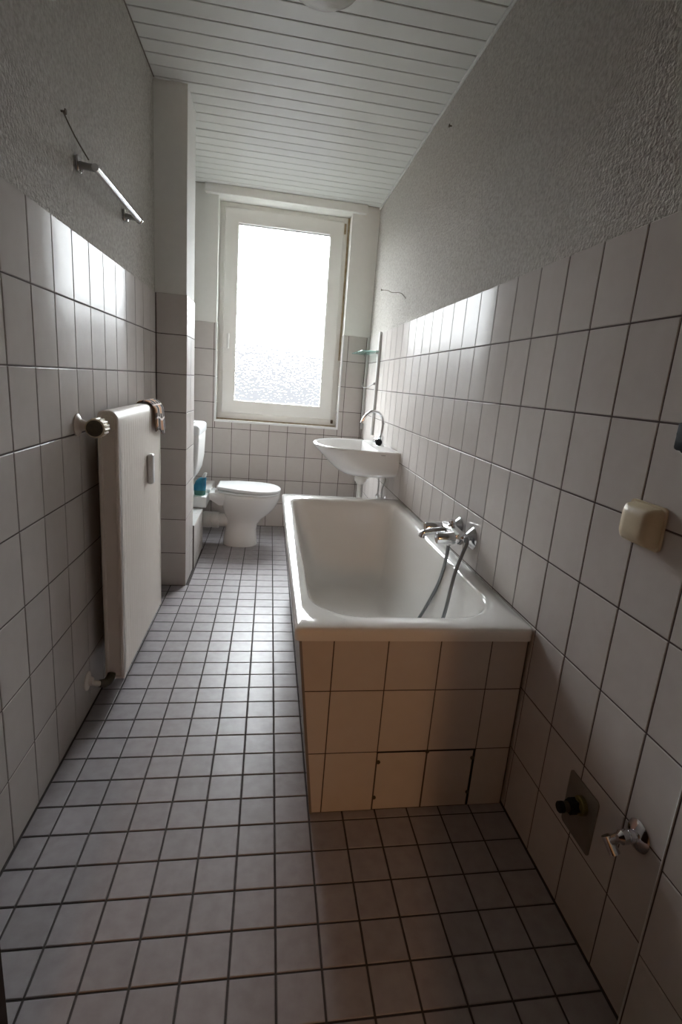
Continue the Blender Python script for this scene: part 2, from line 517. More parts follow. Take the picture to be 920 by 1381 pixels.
# tiles lining the reveal and the sill
rows_r = clip_lines(ROWS, WZ0 + 0.004, TOP)
tile_field(wb, (WX0 + 0.005, 0, 0), (0, 1, 0), (0, 0, 1), [YB + 0.004, YB + RD], rows_r)
tile_field(wb, (WX1 - 0.005, 0, 0), (0, -1, 0), (0, 0, 1), [-YB - RD, -YB - 0.004], rows_r)
sx = clip_lines(bx, WX0 + 0.006, WX1 - 0.006)
tile_field(wb, (0, 0, WZ0 + 0.005), (1, 0, 0), (0, 1, 0), sx, [YB + 0.004, YB + RD])
bm = bmesh.new()
box(bm, WX0 - 0.004, WX0 + 0.0065, YB - 0.0025, YB + 0.012, WZ0 - 0.006, TOP)
box(bm, WX1 - 0.0065, WX1 + 0.004, YB - 0.0025, YB + 0.012, WZ0 - 0.006, TOP)
box(bm, WX0 - 0.004, WX1 + 0.004, YB - 0.004, YB + 0.012, WZ0 - 0.008, WZ0 + 0.008)
mesh_obj('edge_profile', bm, 'trimw', wb)
# white board above the window
tag(box_obj('trim_1', 'smooth', None, -0.524, 0.668, YB - 0.045, YB + 0.003, 2.490, 2.5485, bevel=0.002), kind='structure')

# front wall with the doorway, and the hallway behind it
DX0, DX1, DZ = -0.37, 0.215, 2.0
wf = wall('wall_front', 'hallw', [(XL - 0.14, DX0 - 0.04, -0.14, -0.02, -0.1, 2.70), (DX1, XR + 0.14, -0.14, -0.02, -0.1, 2.70), (DX0 - 0.04, DX1, -0.14, -0.02, DZ, 2.70)])
tag(wall('wall_hall', 'hallw', [(-1.3, -1.2, -3.5, -0.14, -0.1, 2.7), (1.1, 1.2, -3.5, -0.14, -0.1, 2.7), (-1.3, 1.2, -3.6, -3.5, -0.1, 2.7), (-1.3, XL - 0.13, -0.15, -0.02, -0.1, 2.7), (XR + 0.13, 1.2, -0.15, -0.02, -0.1, 2.7)]), kind='structure')
tag(wall('floor_hall', 'hallf', [(-1.3, 1.2, -3.6, -0.12, -0.12, -0.002)]), kind='structure')
tag(wall('ceiling_hall', 'hallw', [(-1.3, 1.2, -3.6, -0.02, 2.6, 2.7)]), kind='structure')

# ---- ceiling boards
ce = wall('ceiling', 'board_gap', [(XL - 0.14, XR + 0.14, -0.14, YB + 0.2, ZC + 0.004, ZC + 0.12)])
cy0 = [2.121 + 0.0985 * k for k in range(-24, 24)]
cy0 = clip_lines(cy0, -0.02, YB + 0.003)
for a, b in zip(cy0, cy0[1:]):
    if b - a < 0.02: continue
    tile(ce, (0, 0, ZC), (1, 0, 0), (0, -1, 0), XL + 0.0, XR + 0.0, -b, -a, m='board', t=0.008, joint=0.0065, name='ceiling_board', tilt=0.0006, bev=0.002)
for nm, x0, x1 in (('trim_2', XR - 0.007, XR + PT),):
    tag(box_obj(nm, 'board', None, x0, x1, -0.02, YB + 0.003 if x0 > 0 else PY0, ZC - 0.010, ZC + 0.002, bevel=0.003), kind='structure')

# ---- window
WF = YB + RD       # front of the fixed frame
win = empty('window_1', (0.066, WF, WZ0)); tag(win, kind='structure')
def frame(name, m, x0, x1, z0, z1, wd, y0, y1, parent, bev=0.005):
    """four mitred rails as one ring"""
    bm = bmesh.new()
    o = [(x0, z0), (x1, z0), (x1, z1), (x0, z1)]; i = [(x0 + wd, z0 + wd), (x1 - wd, z0 + wd), (x1 - wd, z1 - wd), (x0 + wd, z1 - wd)]
    def ring(P, y): return [bm.verts.new((p[0], y, p[1])) for p in P]
    of, ob = ring(o, y0), ring(o, y1); nf, nb = ring(i, y0), ring(i, y1)
    for k in range(4):
        l = (k + 1) % 4
        for q in ((of[k], of[l], nf[l], nf[k]), (ob[l], ob[k], nb[k], nb[l]), (of[l], of[k], ob[k], ob[l]), (nf[k], nf[l], nb[l], nb[k])): bm.faces.new(q)
    bmesh.ops.recalc_face_normals(bm, faces=bm.faces[:])
    es = [e for e in bm.edges if all(abs(v.co.y - y0) < 1e-6 for v in e.verts) and not any(abs(e.verts[0].co.x - e.verts[1].co.x) > 1e-6 and abs(e.verts[0].co.z - e.verts[1].co.z) > 1e-6 for _ in (0,))]
    bmesh.ops.bevel(bm, geom=es, offset=bev, segments=3, profile=0.5, affect='EDGES')
    ob_ = mesh_obj(name, bm, m, None, smooth=True, sharp=40)
    return keep(ob_, parent)
frame('outer_frame', 'pvc', WX0 + 0.001, WX1 - 0.001, WZ0 + 0.002, WZ1 - 0.001, 0.062, WF, WF + 0.06, win)
SX0, SX1, SZ0, SZ1 = -0.392, 0.516, 0.925, 2.455
sash = frame('sash', 'pvc', SX0, SX1, SZ0, SZ1, 0.104, WF - 0.018, WF + 0.05, win, 0.008)
gx0, gx1, gz0, gz1 = SX0 + 0.104, SX1 - 0.104, SZ0 + 0.104, SZ1 - 0.104
gk = frame('gasket', 'gasket', gx0 - 0.002, gx1 + 0.002, gz0 - 0.002, gz1 + 0.002, 0.005, WF + 0.004, WF + 0.02, win, 0.001)
pn = keep(box_obj('pane', 'frost', None, gx0 - 0.01, gx1 + 0.01, WF + 0.012, WF + 0.017, gz0 - 0.01, gz1 + 0.01), win)
pn.data.materials.append(M['clear'])          # only the outer face is figured
for p in pn.data.polygons:
    if p.normal.y < 0.5: p.material_index = 1
h = lathe_obj('handle', 'whitep', None, (-0.348, WF - 0.017, 1.535), (0, -1, 0), [(0, 0.014), (0.006, 0.014), (0.008, 0.009), (0.03, 0.009)], 16)
keep(h, win)
keep(tube_obj('handle_lever', 'whitep', None, [(-0.348, WF - 0.043, 1.540), (-0.348, WF - 0.046, 1.50), (-0.349, WF - 0.046, 1.43)], [0.011, 0.011, 0.009], 10), win)
keep(box_obj('sealant_strip', 'aged', None, WX1 - 0.017, WX1 - 0.002, WF - 0.006, WF + 0.002, WZ0 + 0.55, WZ1 - 0.002), win)
keep(box_obj('hinge', 'aged', None, SX1 + 0.002, SX1 + 0.018, WF - 0.014, WF + 0.001, SZ1 - 0.085, SZ1 - 0.01, bevel=0.003), win)
keep(box_obj('hinge', 'wire', None, SX1 + 0.000, SX1 + 0.020, WF - 0.016, WF + 0.001, SZ0 - 0.03, SZ0 + 0.0, bevel=0.003), win)
keep(box_obj('sill_gap_seal', 'aged', None, WX0 + 0.005, WX1 - 0.006, WF - 0.006, WF + 0.001, WZ0 + 0.004, WZ0 + 0.014), win)

# ---- the open door, seen as a dark edge at the lower left
door = empty('door_1', (-0.39, -0.02, 0)); tag(door, kind='structure')
keep(box_obj('door_leaf', 'wood', None, -0.411, -0.371, -0.015, 0.69, 0.008, 1.985, bevel=0.003), door)
for s, xx in ((1, -0.371), (-1, -0.411)):
    keep(lathe_obj('door_knob', 'alu', None, (xx, 0.63, 1.03), (s, 0, 0), [(0, 0.012), (0.03, 0.010), (0.035, 0.024), (0.05, 0.026), (0.058, 0.016)], 16), door)

# ================================================================== BATH
tub_z = 0.600
bt = empty('bathtub', (0.43, 2.1, 0)); tag(bt, 'white enamel bathtub set along the tiled right wall', 'bathtub')
def rrect(x0, x1, y0, y1, rn, rf, z, n=9):
    """rounded rectangle; rn = radius of the near corners, rf = of the far ones"""
    P = []
    for cx, cy, r, a0 in ((x1 - rf, y1 - rf, rf, 0), (x0 + rf, y1 - rf, rf, 90), (x0 + rn, y0 + rn, rn, 180), (x1 - rn, y0 + rn, rn, 270)):
        for k in range(n):
            a = math.radians(a0 + 90 * k / (n - 1))
            P.append((cx + r * math.cos(a), cy + r * math.sin(a), z))
    return P
TX0, TX1, TY0, TY1 = 0.090, XR - 0.002, 1.266, 2.955
rings = [
    rrect(TX0 + 0.012, TX1, TY0 + 0.012, TY1, 0.012, 0.012, 0.562),
    rrect(TX0 + 0.001, TX1, TY0 + 0.001, TY1, 0.016, 0.016, 0.564),
    rrect(TX0, TX1, TY0, TY1, 0.018, 0.018, 0.575),
    rrect(TX0, TX1, TY0, TY1, 0.018, 0.018, 0.590),
    rrect(TX0 + 0.003, TX1 - 0.001, TY0 + 0.003, TY1 - 0.003, 0.018, 0.018, 0.597),
    rrect(TX0 + 0.010, TX1 - 0.002, TY0 + 0.010, TY1 - 0.010, 0.020, 0.020, 0.600),
    rrect(0.130, 0.722, 1.340, 2.858, 0.165, 0.07, 0.599),
    rrect(0.138, 0.714, 1.350, 2.850, 0.165, 0.075, 0.595),
    rrect(0.144, 0.708, 1.358, 2.842, 0.165, 0.08, 0.586),
    rrect(0.150, 0.702, 1.370, 2.836, 0.165, 0.085, 0.560),
    rrect(0.172, 0.684, 1.43, 2.810, 0.165, 0.09, 0.440),
    rrect(0.196, 0.662, 1.52, 2.775, 0.160, 0.095, 0.310),
    rrect(0.216, 0.644, 1.60, 2.745, 0.155, 0.10, 0.230),
    rrect(0.236, 0.624, 1.66, 2.715, 0.150, 0.10, 0.192),
    rrect(0.262, 0.598, 1.71, 2.685, 0.140, 0.095, 0.174),
    rrect(0.30, 0.56, 1.77, 2.64, 0.12, 0.08, 0.168),
]
bm = bmesh.new(); loft(bm, rings, cap0=False, cap1=True)
keep(mesh_obj('tub_shell', bm, 'enamel', None, smooth=True, sharp=60), bt)
keep(lathe_obj('drain', 'chrome', None, (0.43, 1.90, 0.168), (0, 0, 1), [(0, 0.034), (0.003, 0.033), (0.004, 0.02)], 20), bt)

# tiled apron under the rim: front and long side (the side leans in towards the floor)
ap = empty('bath_apron', (0.43, 1.3, 0)); tag(ap, 'tiled apron closing the front and side of the bathtub', 'bath apron')
AY = 1.282; AT = 0.562
def slope_x(z): return 0.167 - (0.167 - 0.105) * z / AT
bm = bmesh.new()
R1 = [(slope_x(0) + 0.004, AY + 0.0016, 0.0), (XR - 0.004, AY + 0.0016, 0.0), (XR - 0.004, AY + 0.0016, AT), (slope_x(AT) + 0.004, AY + 0.0016, AT)]
loft(bm, [R1, [(p[0], p[1] + 0.035, p[2]) for p in R1]])
keep(mesh_obj('front_core', bm, 'grout', None), ap)
AR = [0.0, 0.202, 0.403, AT]
AC = [0.199, 0.351, 0.502, 0.653, XR - 0.006]
def poly_tile(parent, P, Y, t=0.006, m='tile', name='tile'):
    c = (sum(p[0] for p in P) / len(P), sum(p[1] for p in P) / len(P))
    me = tile_mesh([(p[0] - c[0], p[1] - c[1]) for p in P], t, m)
    o = link(bpy.data.objects.new(name, me))
    R = Matrix(((1, 0, 0), (0, 0, 1), (0, -1, 0))).transposed().to_4x4()
    o.matrix_world = Matrix.Translation((c[0], Y + t, c[1])) @ R
    o.parent = parent; o.matrix_parent_inverse = Matrix.Translation(-Vector(parent.location))
    return o
for r in range(3):
    z0, z1 = AR[r] + 0.0016, AR[r + 1] - 0.0016
    poly_tile(ap, [(slope_x(z0) + 0.004, z0), (AC[0] - 0.0016, z0), (AC[0] - 0.0016, z1), (slope_x(z1) + 0.004, z1)], AY)
    for k in range(4):
        a, b = AC[k] + 0.0016, AC[k + 1] - 0.0016
        if r == 0 and k in (1, 2):      # the removable pair, set a little askew with open joints
            a2, b2 = a + (0.0005 if k == 1 else 0), b - (0.004 if k == 2 else 0.0)
            o = poly_tile(ap, [(a2, z0), (b2, z0), (b2, z1 - 0.003), (a2, z1 - 0.001)], AY + 0.0012, name='access_tile')
        else:
            poly_tile(ap, [(a, z0), (b, z0), (b, z1), (a, z1)], AY)
# dark open joint round the access tiles
bm = bmesh.new()
box(bm, AC[1] - 0.001, AC[3] + 0.001, AY + 0.0008, AY + 0.004, AR[1] - 0.0042, AR[1] - 0.0006)
box(bm, AC[3] - 0.0048, AC[3] - 0.0002, AY + 0.0008, AY + 0.004, 0.004, AR[1])
keep(mesh_obj('open_joint', bm, 'dark', None), ap)
for x, z in ((AC[1] + 0.006, 0.168), (AC[1] + 0.004, 0.045), (AC[2], 0.199), (AC[3] - 0.007, 0.172), (AC[3] - 0.006, 0.05)):
    keep(lathe_obj('tile_magnet', 'brownm', None, (x, AY + 0.001, z), (0, -1, 0), [(0, 0.006), (0.0028, 0.006), (0.0034, 0.004)], 12), ap)
# side panel
V = Vector((slope_x(AT) - slope_x(0), 0, AT)); SL = V.length; V.normalize()
U = Vector((0, -1, 0)); N = U.cross(V)
P0 = Vector((slope_x(0) + 0.001, 0, 0))
def sp_(u, v, n): return P0 + U * u + V * v + N * n
bm = bmesh.new()
loft(bm, [[sp_(-TY1, 0, -0.0018), sp_(-AY - 0.002, 0, -0.0018), sp_(-AY - 0.002, SL, -0.0018), sp_(-TY1, SL, -0.0018)],
          [sp_(-TY1, 0, -0.03), sp_(-AY - 0.002, 0, -0.03), sp_(-AY - 0.002, SL, -0.03), sp_(-TY1, SL, -0.03)]])
keep(mesh_obj('side_core', bm, 'grout', None), ap)
sy = clip_lines([AY + 0.10 + PW * k for k in range(12)], AY + 0.002, TY1 - 0.004)
tile_field(ap, P0, U, V, [-y for y in sy][::-1], [0, 0.202, 0.404, SL])
bm = bmesh.new()
loft(bm, [[(slope_x(0) - 0.002, AY - 0.001, 0), (slope_x(0) + 0.0055, AY - 0.001, 0), (slope_x(0) + 0.0055, AY + 0.006, 0), (slope_x(0) - 0.002, AY + 0.006, 0)],
          [(slope_x(AT) - 0.002, AY - 0.001, AT), (slope_x(AT) + 0.0055, AY - 0.001, AT), (slope_x(AT) + 0.0055, AY + 0.006, AT), (slope_x(AT) - 0.002, AY + 0.006, AT)]])
keep(mesh_obj('corner_strip', bm, 'gasket', None), ap)
bm = bmesh.new(); box(bm, slope_x(0), TX1, TY1 - 0.03, TY1 - 0.002, 0, AT)
keep(mesh_obj('end_core', bm, 'smooth', None), ap)

# bath mixer
mx = empty('bath_mixer', (XR, 1.865, 0.712)); tag(mx, 'chrome bath mixer with two knobs on the wall above the tub', 'tap')
MZ = 0.712; MX = 0.712
for y in (1.79, 1.94):
    keep(lathe_obj('rosette', 'chrome', None, (XR, y, MZ), (-1, 0, 0), [(0, 0.042), (0.003, 0.042), (0.016, 0.030), (0.028, 0.017), (0.05, 0.015)]), mx)
    k = keep(lathe_obj('knob', 'chrome', None, (MX - 0.004, y, MZ - 0.002), (-1, 0, -0.04), [(0, 0.017), (0.012, 0.018), (0.016, 0.023), (0.078, 0.0215), (0.082, 0.019)]), mx)
    e = lathe_obj('knob_cap', 'dark', None, (MX - 0.0862, y, MZ - 0.0055), (-1, 0, -0.04), [(0, 0.0185), (0.0025, 0.017)])
    e.parent = k
    e.matrix_parent_inverse = Matrix.Translation(-Vector(mx.location))
bm = bmesh.new()
lathe(bm, (MX, 1.768, MZ), (0, 1, 0), [(0, 0.012), (0.004, 0.021), (0.02, 0.024), (0.07, 0.029), (0.10, 0.031), (0.13, 0.029), (0.17, 0.024), (0.19, 0.021), (0.194, 0.012)])
keep(mesh_obj('body', bm, 'chrome', None, smooth=True, sharp=40), mx)
keep(tube_obj('spout', 'chrome', None, [(MX, 1.875, MZ + 0.004), (0.67, 1.88, MZ + 0.000), (0.625, 1.884, MZ - 0.008), (0.606, 1.886, MZ - 0.013), (0.600, 1.887, MZ - 0.030)], [0.018, 0.015, 0.012, 0.012, 0.013], 16, 6), mx)
keep(lathe_obj('diverter', 'chrome', None, (MX - 0.004, 1.865, MZ + 0.02), (0, 0, 1), [(0, 0.018), (0.010, 0.016), (0.013, 0.011), (0.02, 0.014), (0.027, 0.012), (0.030, 0.006)]), mx)
keep(lathe_obj('hose_outlet', 'chrome', None, (MX - 0.008, 1.865, MZ - 0.02), (0, 0, -1), [(0, 0.012), (0.016, 0.012), (0.02, 0.010), (0.032, 0.010)]), mx)
keep(lathe_obj('hose_holder', 'chrome', None, (MX + 0.016, 1.752, MZ + 0.004), (0, 1, 0), [(0, 0.012), (0.006, 0.013), (0.022, 0.013), (0.026, 0.010)]), mx)
hz = tube_obj('shower_hose', 'hose', None, [(0.704, 1.865, 0.672), (0.700, 1.862, 0.60), (0.688, 1.875, 0.50), (0.662, 1.915, 0.38), (0.630, 1.95, 0.27), (0.590, 1.93, 0.20), (0.555, 1.86, 0.180), (0.540, 1.76, 0.188), (0.565, 1.70, 0.235), (0.615, 1.675, 0.34), (0.652, 1.685, 0.44), (0.678, 1.715, 0.54), (0.694, 1.732, 0.60), (0.714, 1.740, 0.665), (0.728, 1.744, 0.706), (0.724, 1.750, 0.728)], 0.0068, 10, 10)
tag(hz, 'grey metal shower hose hanging in a loop into the bathtub', 'hose')

# ================================================================== WASHBASIN CORNER
def dshape(xb, xs, xf, yc, hw, z, n=40, e=2.3):
    """straight back at xb, straight sides to xs, then a superellipse to xf"""
    P = []
    for k in range(n + 1):
        a = -PI / 2 + PI * k / n
        c, s = math.cos(a), math.sin(a)
        P.append((xs - (xs - xf) * abs(c) ** (2 / e), yc + hw * math.copysign(abs(s) ** (2 / e), s), z))
    P += [(xb - (xb - xs) * 0.5, yc + hw, z), (xb, yc + hw, z), (xb, yc, z), (xb, yc - hw, z), (xb - (xb - xs) * 0.5, yc - hw, z)]
    return P
BC = 3.335; BZ = 0.862
ba = empty('washbasin', (XR, BC, 0.70)); tag(ba, 'white ceramic washbasin hung on the wall beyond the bathtub', 'washbasin')
XB = XR - 0.001
rings = [
    dshape(XB, 0.62, 0.50, BC, 0.12, 0.676),
    dshape(XB, 0.62, 0.465, BC, 0.19, 0.688),
    dshape(XB, 0.62, 0.432, BC, 0.255, 0.708),
    dshape(XB, 0.62, 0.405, BC, 0.300, 0.730),
    dshape(XB, 0.62, 0.366, BC, 0.320, 0.765),
    dshape(XB, 0.62, 0.314, BC, 0.329, 0.815),
    dshape(XB, 0.62, 0.290, BC, 0.329, 0.838),
    dshape(XB, 0.62, 0.281, BC, 0.333, 0.850),
    dshape(XB, 0.62, 0.281, BC, 0.333, 0.858),
    dshape(XB, 0.62, 0.288, BC, 0.328, 0.864),
    dshape(XB - 0.004, 0.62, 0.302, BC, 0.316, 0.864),
    dshape(0.650, 0.60, 0.312, BC, 0.302, 0.860),
    dshape(0.644, 0.59, 0.320, BC, 0.292, 0.848),
    dshape(0.635, 0.58, 0.342, BC, 0.262, 0.800),
    dshape(0.615, 0.57, 0.385, BC, 0.205, 0.755),
    dshape(0.575, 0.55, 0.450, BC, 0.10, 0.732),
]
bm = bmesh.new(); loft(bm, rings)
keep(mesh_obj('basin', bm, 'ceramic', None, smooth=True, sharp=55), ba)
keep(box_obj('maker_mark', 'gasket', None, 0.655, 0.680, 3.0012, 3.0035, 0.842, 0.845), ba)
keep(lathe_obj('drain', 'chrome', None, (0.51, BC, 0.732), (0, 0, 1), [(0, 0.03), (0.003, 0.029), (0.004, 0.018)], 20), ba)

fa = empty('basin_tap', (0.705, 3.30, 0.864)); tag(fa, 'chrome swan-neck tap standing on the washbasin', 'tap')
keep(lathe_obj('tap_body', 'chrome', None, (0.705, 3.30, 0.8635), (0, 0, 1), [(0, 0.027), (0.005, 0.027), (0.010, 0.020), (0.045, 0.019), (0.060, 0.021), (0.072, 0.013), (0.078, 0.010)]), fa)
keep(tube_obj('spout', 'chrome', None, [(0.708, 3.30, 0.935), (0.712, 3.30, 0.99), (0.708, 3.30, 1.03), (0.69, 3.30, 1.062), (0.66, 3.30, 1.078), (0.625, 3.30, 1.074), (0.597, 3.30, 1.05), (0.580, 3.30, 1.02), (0.574, 3.30, 1.004)], [0.0095] * 49, 14, 6), fa)
for s in (-1, 1):
    k = lathe_obj('tap_knob', 'dark' if s < 0 else 'chrome', None, (0.700 - 0.004, 3.30 + s * 0.014, 0.893), (-0.35, s, 0), [(0, 0.010), (0.012, 0.010), (0.016, 0.019), (0.034, 0.021), (0.040, 0.015)])
    keep(k, fa)
tr = empty('basin_trap', (0.596, 3.30, 0.45)); tag(tr, 'pale plastic waste trap under the washbasin', 'drain trap')
keep(lathe_obj('trap_cup', 'whitep', None, (0.596, 3.30, 0.665), (0, 0, -1), [(0, 0.034), (0.012, 0.040), (0.028, 0.038), (0.042, 0.026), (0.05, 0.022)]), tr)
keep(tube_obj('trap_elbow', 'whitep', None, [(0.606, 3.30, 0.642), (0.65, 3.30, 0.672), (0.70, 3.30, 0.676), (XR, 3.30, 0.676)], 0.017, 14, 4), tr)
keep(lathe_obj('trap_pipe', 'alu', None, (0.596, 3.30, 0.63), (0, 0, -1), [(0, 0.020), (0.21, 0.020), (0.212, 0.018)]), tr)
for nm, pts, lab in (('supply_hose', [(0.715, 3.30, 0.67), (0.722, 3.31, 0.62), (0.727, 3.33, 0.57), (0.726, 3.335, 0.535)], 'thin braided hose under the basin, nearer the waste trap'),
                     ('supply_hose', [(0.735, 3.22, 0.70), (0.738, 3.20, 0.66), (0.726, 3.21, 0.61), (0.728, 3.22, 0.56), (0.735, 3.22, 0.535)], 'thin curved braided hose under the basin, nearer the tub corner')):
    tag(tube_obj(nm, 'steel', None, pts, 0.0058, 8, 6), lab, 'hose', 'supply hoses under the basin')
av = empty('angle_valve', (XR, 3.28, 0.53)); tag(av, 'small double angle valve on the wall below the washbasin', 'valve')
keep(lathe_obj('rosette', 'chrome', None, (XR, 3.28, 0.525), (-1, 0, 0), [(0, 0.026), (0.004, 0.026), (0.012, 0.012), (0.03, 0.010)]), av)
keep(lathe_obj('valve_body', 'chrome', None, (0.735, 3.20, 0.527), (0, 1, 0), [(0, 0.008), (0.01, 0.011), (0.05, 0.012), (0.13, 0.011), (0.15, 0.009), (0.152, 0.015), (0.172, 0.015)]), av)

rs = empty('rail_shelf', (XR, 4.11, 1.0)); tag(rs, 'two upright aluminium rails holding a small glass shelf beside the window', 'shelf')
for y in (3.885, 4.355):
    keep(box_obj('rail', 'railp', None, XR - 0.020, XR - 0.0005, y - 0.014, y + 0.014, 0.880, 1.610, bevel=0.004), rs)
keep(box_obj('glass_shelf', 'shelfglass', None, XR - 0.135, XR - 0.014, 3.86, 4.378, 1.470, 1.477, bevel=0.001), rs)
for y in (3.885, 4.355):
    keep(box_obj('shelf_clip', 'steel', None, XR - 0.036, XR - 0.0195, y - 0.012, y + 0.012, 1.458, 1.484, bevel=0.003), rs)
    keep(lathe_obj('ring_mount', 'steel', None, (XR - 0.019, y, 1.25), (-1, 0, 0), [(0, 0.010), (0.012, 0.010), (0.016, 0.006)], 14), rs)
keep(tube_obj('towel_ring', 'steel', None, [(XR - 0.030, 3.885, 1.248), (XR - 0.050, 3.97, 1.228), (XR - 0.056, 4.10, 1.215), (XR - 0.050, 4.25, 1.228), (XR - 0.030, 4.355, 1.248)], 0.004, 8, 6), rs)

def nail_wire(label, P, r=0.0022):
    n = empty('wall_nail', P[0]); tag(n, label, 'nail')
    d = Vector((-1 if P[0][0] > 0 else 1, 0, 0))
    keep(lathe_obj('nail', 'wire', None, Vector(P[0]) - d * 0.004, d, [(0, 0.003), (0.014, 0.003), (0.015, 0.008), (0.018, 0.007)], 10), n)
    if len(P) > 1: keep(tube_obj('wire', 'wire', None, P[1:], r, 6, 5), n)
WXR = XR + PT
nail_wire('nail with a bent wire above the shelf rails near the window', [(WXR, 4.018, 1.911), (WXR - 0.010, 4.018, 1.911), (WXR - 0.006, 3.82, 1.878), (WXR - 0.008, 3.66, 1.842), (WXR - 0.005, 3.48, 1.815), (WXR - 0.006, 3.36, 1.79), (WXR - 0.004, 3.262, 1.752)])
nail_wire('bare nail high on the roughcast right wall near the ceiling', [(WXR, 2.70, 2.42)])

# ================================================================== TOILET
TC = 3.90
to = empty('toilet', (-0.175, TC, 0)); tag(to, 'white ceramic toilet with closed lid in the far left corner', 'toilet')
def egg(cx, a, b, z, n=40, e=2.2, back=1.0):
    P = []
    for k in range(n):
        t = 2 * PI * k / n; c, s = math.cos(t), math.sin(t)
        aa = a if c > 0 else a * back
        P.append((cx + aa * math.copysign(abs(c) ** (2 / e), c), TC + b * math.copysign(abs(s) ** (2 / e), s), z))
    return P
rings = [egg(-0.178, 0.124, 0.112, 0.0), egg(-0.178, 0.127, 0.115, 0.008), egg(-0.178, 0.122, 0.110, 0.05), egg(-0.174, 0.113, 0.100, 0.12),
         egg(-0.166, 0.114, 0.098, 0.165), egg(-0.152, 0.134, 0.108, 0.205), egg(-0.134, 0.170, 0.132, 0.25), egg(-0.120, 0.196, 0.153, 0.30),
         egg(-0.112, 0.208, 0.168, 0.345), egg(-0.108, 0.213, 0.176, 0.375), egg(-0.108, 0.213, 0.177, 0.392), egg(-0.108, 0.207, 0.171, 0.398)]
bm = bmesh.new(); loft(bm, rings)
rings = [[(x, y, z) for x, y in ((x0, TC - wy), (-0.24, TC - wy), (-0.24, TC + wy), (x0, TC + wy))] for x0, wy, z in ((-0.335, 0.06, 0.30), (-0.395, 0.085, 0.345), (-0.402, 0.095, 0.365), (-0.402, 0.095, 0.392), (-0.396, 0.09, 0.397))]
loft(bm, rings)
keep(mesh_obj('bowl', bm, 'ceramic', None, smooth=True, sharp=50), to)
def lid(name, m, zf, zb, th, x1, hw, lx=-0.338):
    bm = bmesh.new(); rr = []
    for off, zz in ((0.006, 0), (0, 0.004), (0, th - 0.005), (0.004, th - 0.001), (0.012, th)):
        P = dshape(-lx - off, 0.02 + 0.05, -x1 + off, TC, hw - off, 0, e=2.2)
        ring = []
        for x, y, _ in P:
            X = -x
            f = (X - lx) / (x1 - lx)
            wmul = 1.0 if X > -0.12 else 1.0 - 0.42 * ((-0.12 - X) / (-0.12 - lx)) ** 2
            ring.append((X, TC + (y - TC) * wmul, zb + (zf - zb) * f + zz))
        rr.append(ring)
    loft(bm, rr)
    return keep(mesh_obj(name, bm, m, None, smooth=True, sharp=50), to)
lid('seat_ring', 'seatp', 0.399, 0.402, 0.014, 0.106, 0.182)
lid('lid', 'seatp', 0.415, 0.428, 0.022, 0.108, 0.185, lx=-0.346)
for s in (-1, 1):
    keep(lathe_obj('hinge', 'whitep', None, (-0.352, TC + s * 0.075, 0.394), (0, 0, 1), [(0, 0.013), (0.022, 0.012), (0.028, 0.008)], 14), to)
keep(tube_obj('outlet_pipe', 'ceramic', None, [(-0.27, TC, 0.175), (-0.36, TC, 0.175), (-0.46, TC, 0.175)], 0.050, 20), to)
keep(lathe_obj('pipe_collar', 'whitep', None, (-0.335, TC, 0.175), (-1, 0, 0), [(0, 0.056), (0.004, 0.060), (0.05, 0.060), (0.056, 0.055), (0.06, 0.060), (0.11, 0.060), (0.115, 0.055), (0.26, 0.055)]), to)

# low tiled pipe box and the white ledge behind the toilet
pb = empty('pipe_box', (-0.52, 3.54, 0)); tag(pb, 'low tiled pipe box between the pier and the toilet', 'pipe box')
keep(box_obj('core', 'grout', None, XL + 0.002, -0.4392, PY1 + 0.002, 3.764, 0.0, 0.2865), pb)
tile_field(pb, (-0.437, 0, 0), (0, 1, 0), (0, 0, 1), [PY1 + 0.003, PY1 + PW, PY1 + 2 * PW, 3.765], [0, 0.0855, 0.2875])
tile_field(pb, (0, 0, 0.2895), (1, 0, 0), (0, 1, 0), [XL + 0.003, -0.437], [PY1 + 0.003, PY1 + PW, PY1 + 2 * PW, 3.765], m='ceramic')  # top tiles made whiter: the window's reflection is put into their colour
lg = box_obj('ledge', 'trimw', None, XL + 0.001, -0.418, 3.772, YB - 0.002, 0.292, 0.372, bevel=0.006)
tag(lg, 'white ledge slab under the cistern, behind the toilet', 'ledge')

ci = empty('toilet_cistern', (XL, 3.90, 0.44)); tag(ci, 'white plastic flush cistern on the wall behind the toilet', 'cistern')
def crect(x1, y0, y1, z, r=0.02):
    P = [(XL + 0.0015, y1, z)]
    for cx, cy, a0 in ((x1 - r, y0 + r, -90), (x1 - r, y1 - r, 0)):
        for k in range(6):
            a = math.radians(a0 + 90 * k / 5); P.append((cx + r * math.cos(a), cy + r * math.sin(a), z))
    return [(XL + 0.0015, y0, z)] + P[1:] + [P[0]]
bm = bmesh.new()
loft(bm, [crect(-0.535, 3.77, 4.00, 0.475), crect(-0.505, 3.72, 4.05, 0.50), crect(-0.482, 3.695, 4.075, 0.55), crect(-0.468, 3.685, 4.085, 0.64), crect(-0.462, 3.68, 4.09, 0.79), crect(-0.462, 3.68, 4.09, 0.815)])
keep(mesh_obj('tank', bm, 'whitep', None, smooth=True, sharp=50), ci)
bm = bmesh.new()
loft(bm, [crect(-0.457, 3.675, 4.095, 0.817), crect(-0.456, 3.674, 4.096, 0.86), crect(-0.462, 3.68, 4.09, 0.874), crect(-0.475, 3.692, 4.078, 0.880)])
keep(mesh_obj('tank_lid', bm, 'seatp', None, smooth=True, sharp=50), ci)
keep(box_obj('flush_button', 'trimw', None, -0.56, -0.51, 3.86, 3.92, 0.879, 0.887, bevel=0.003), ci)
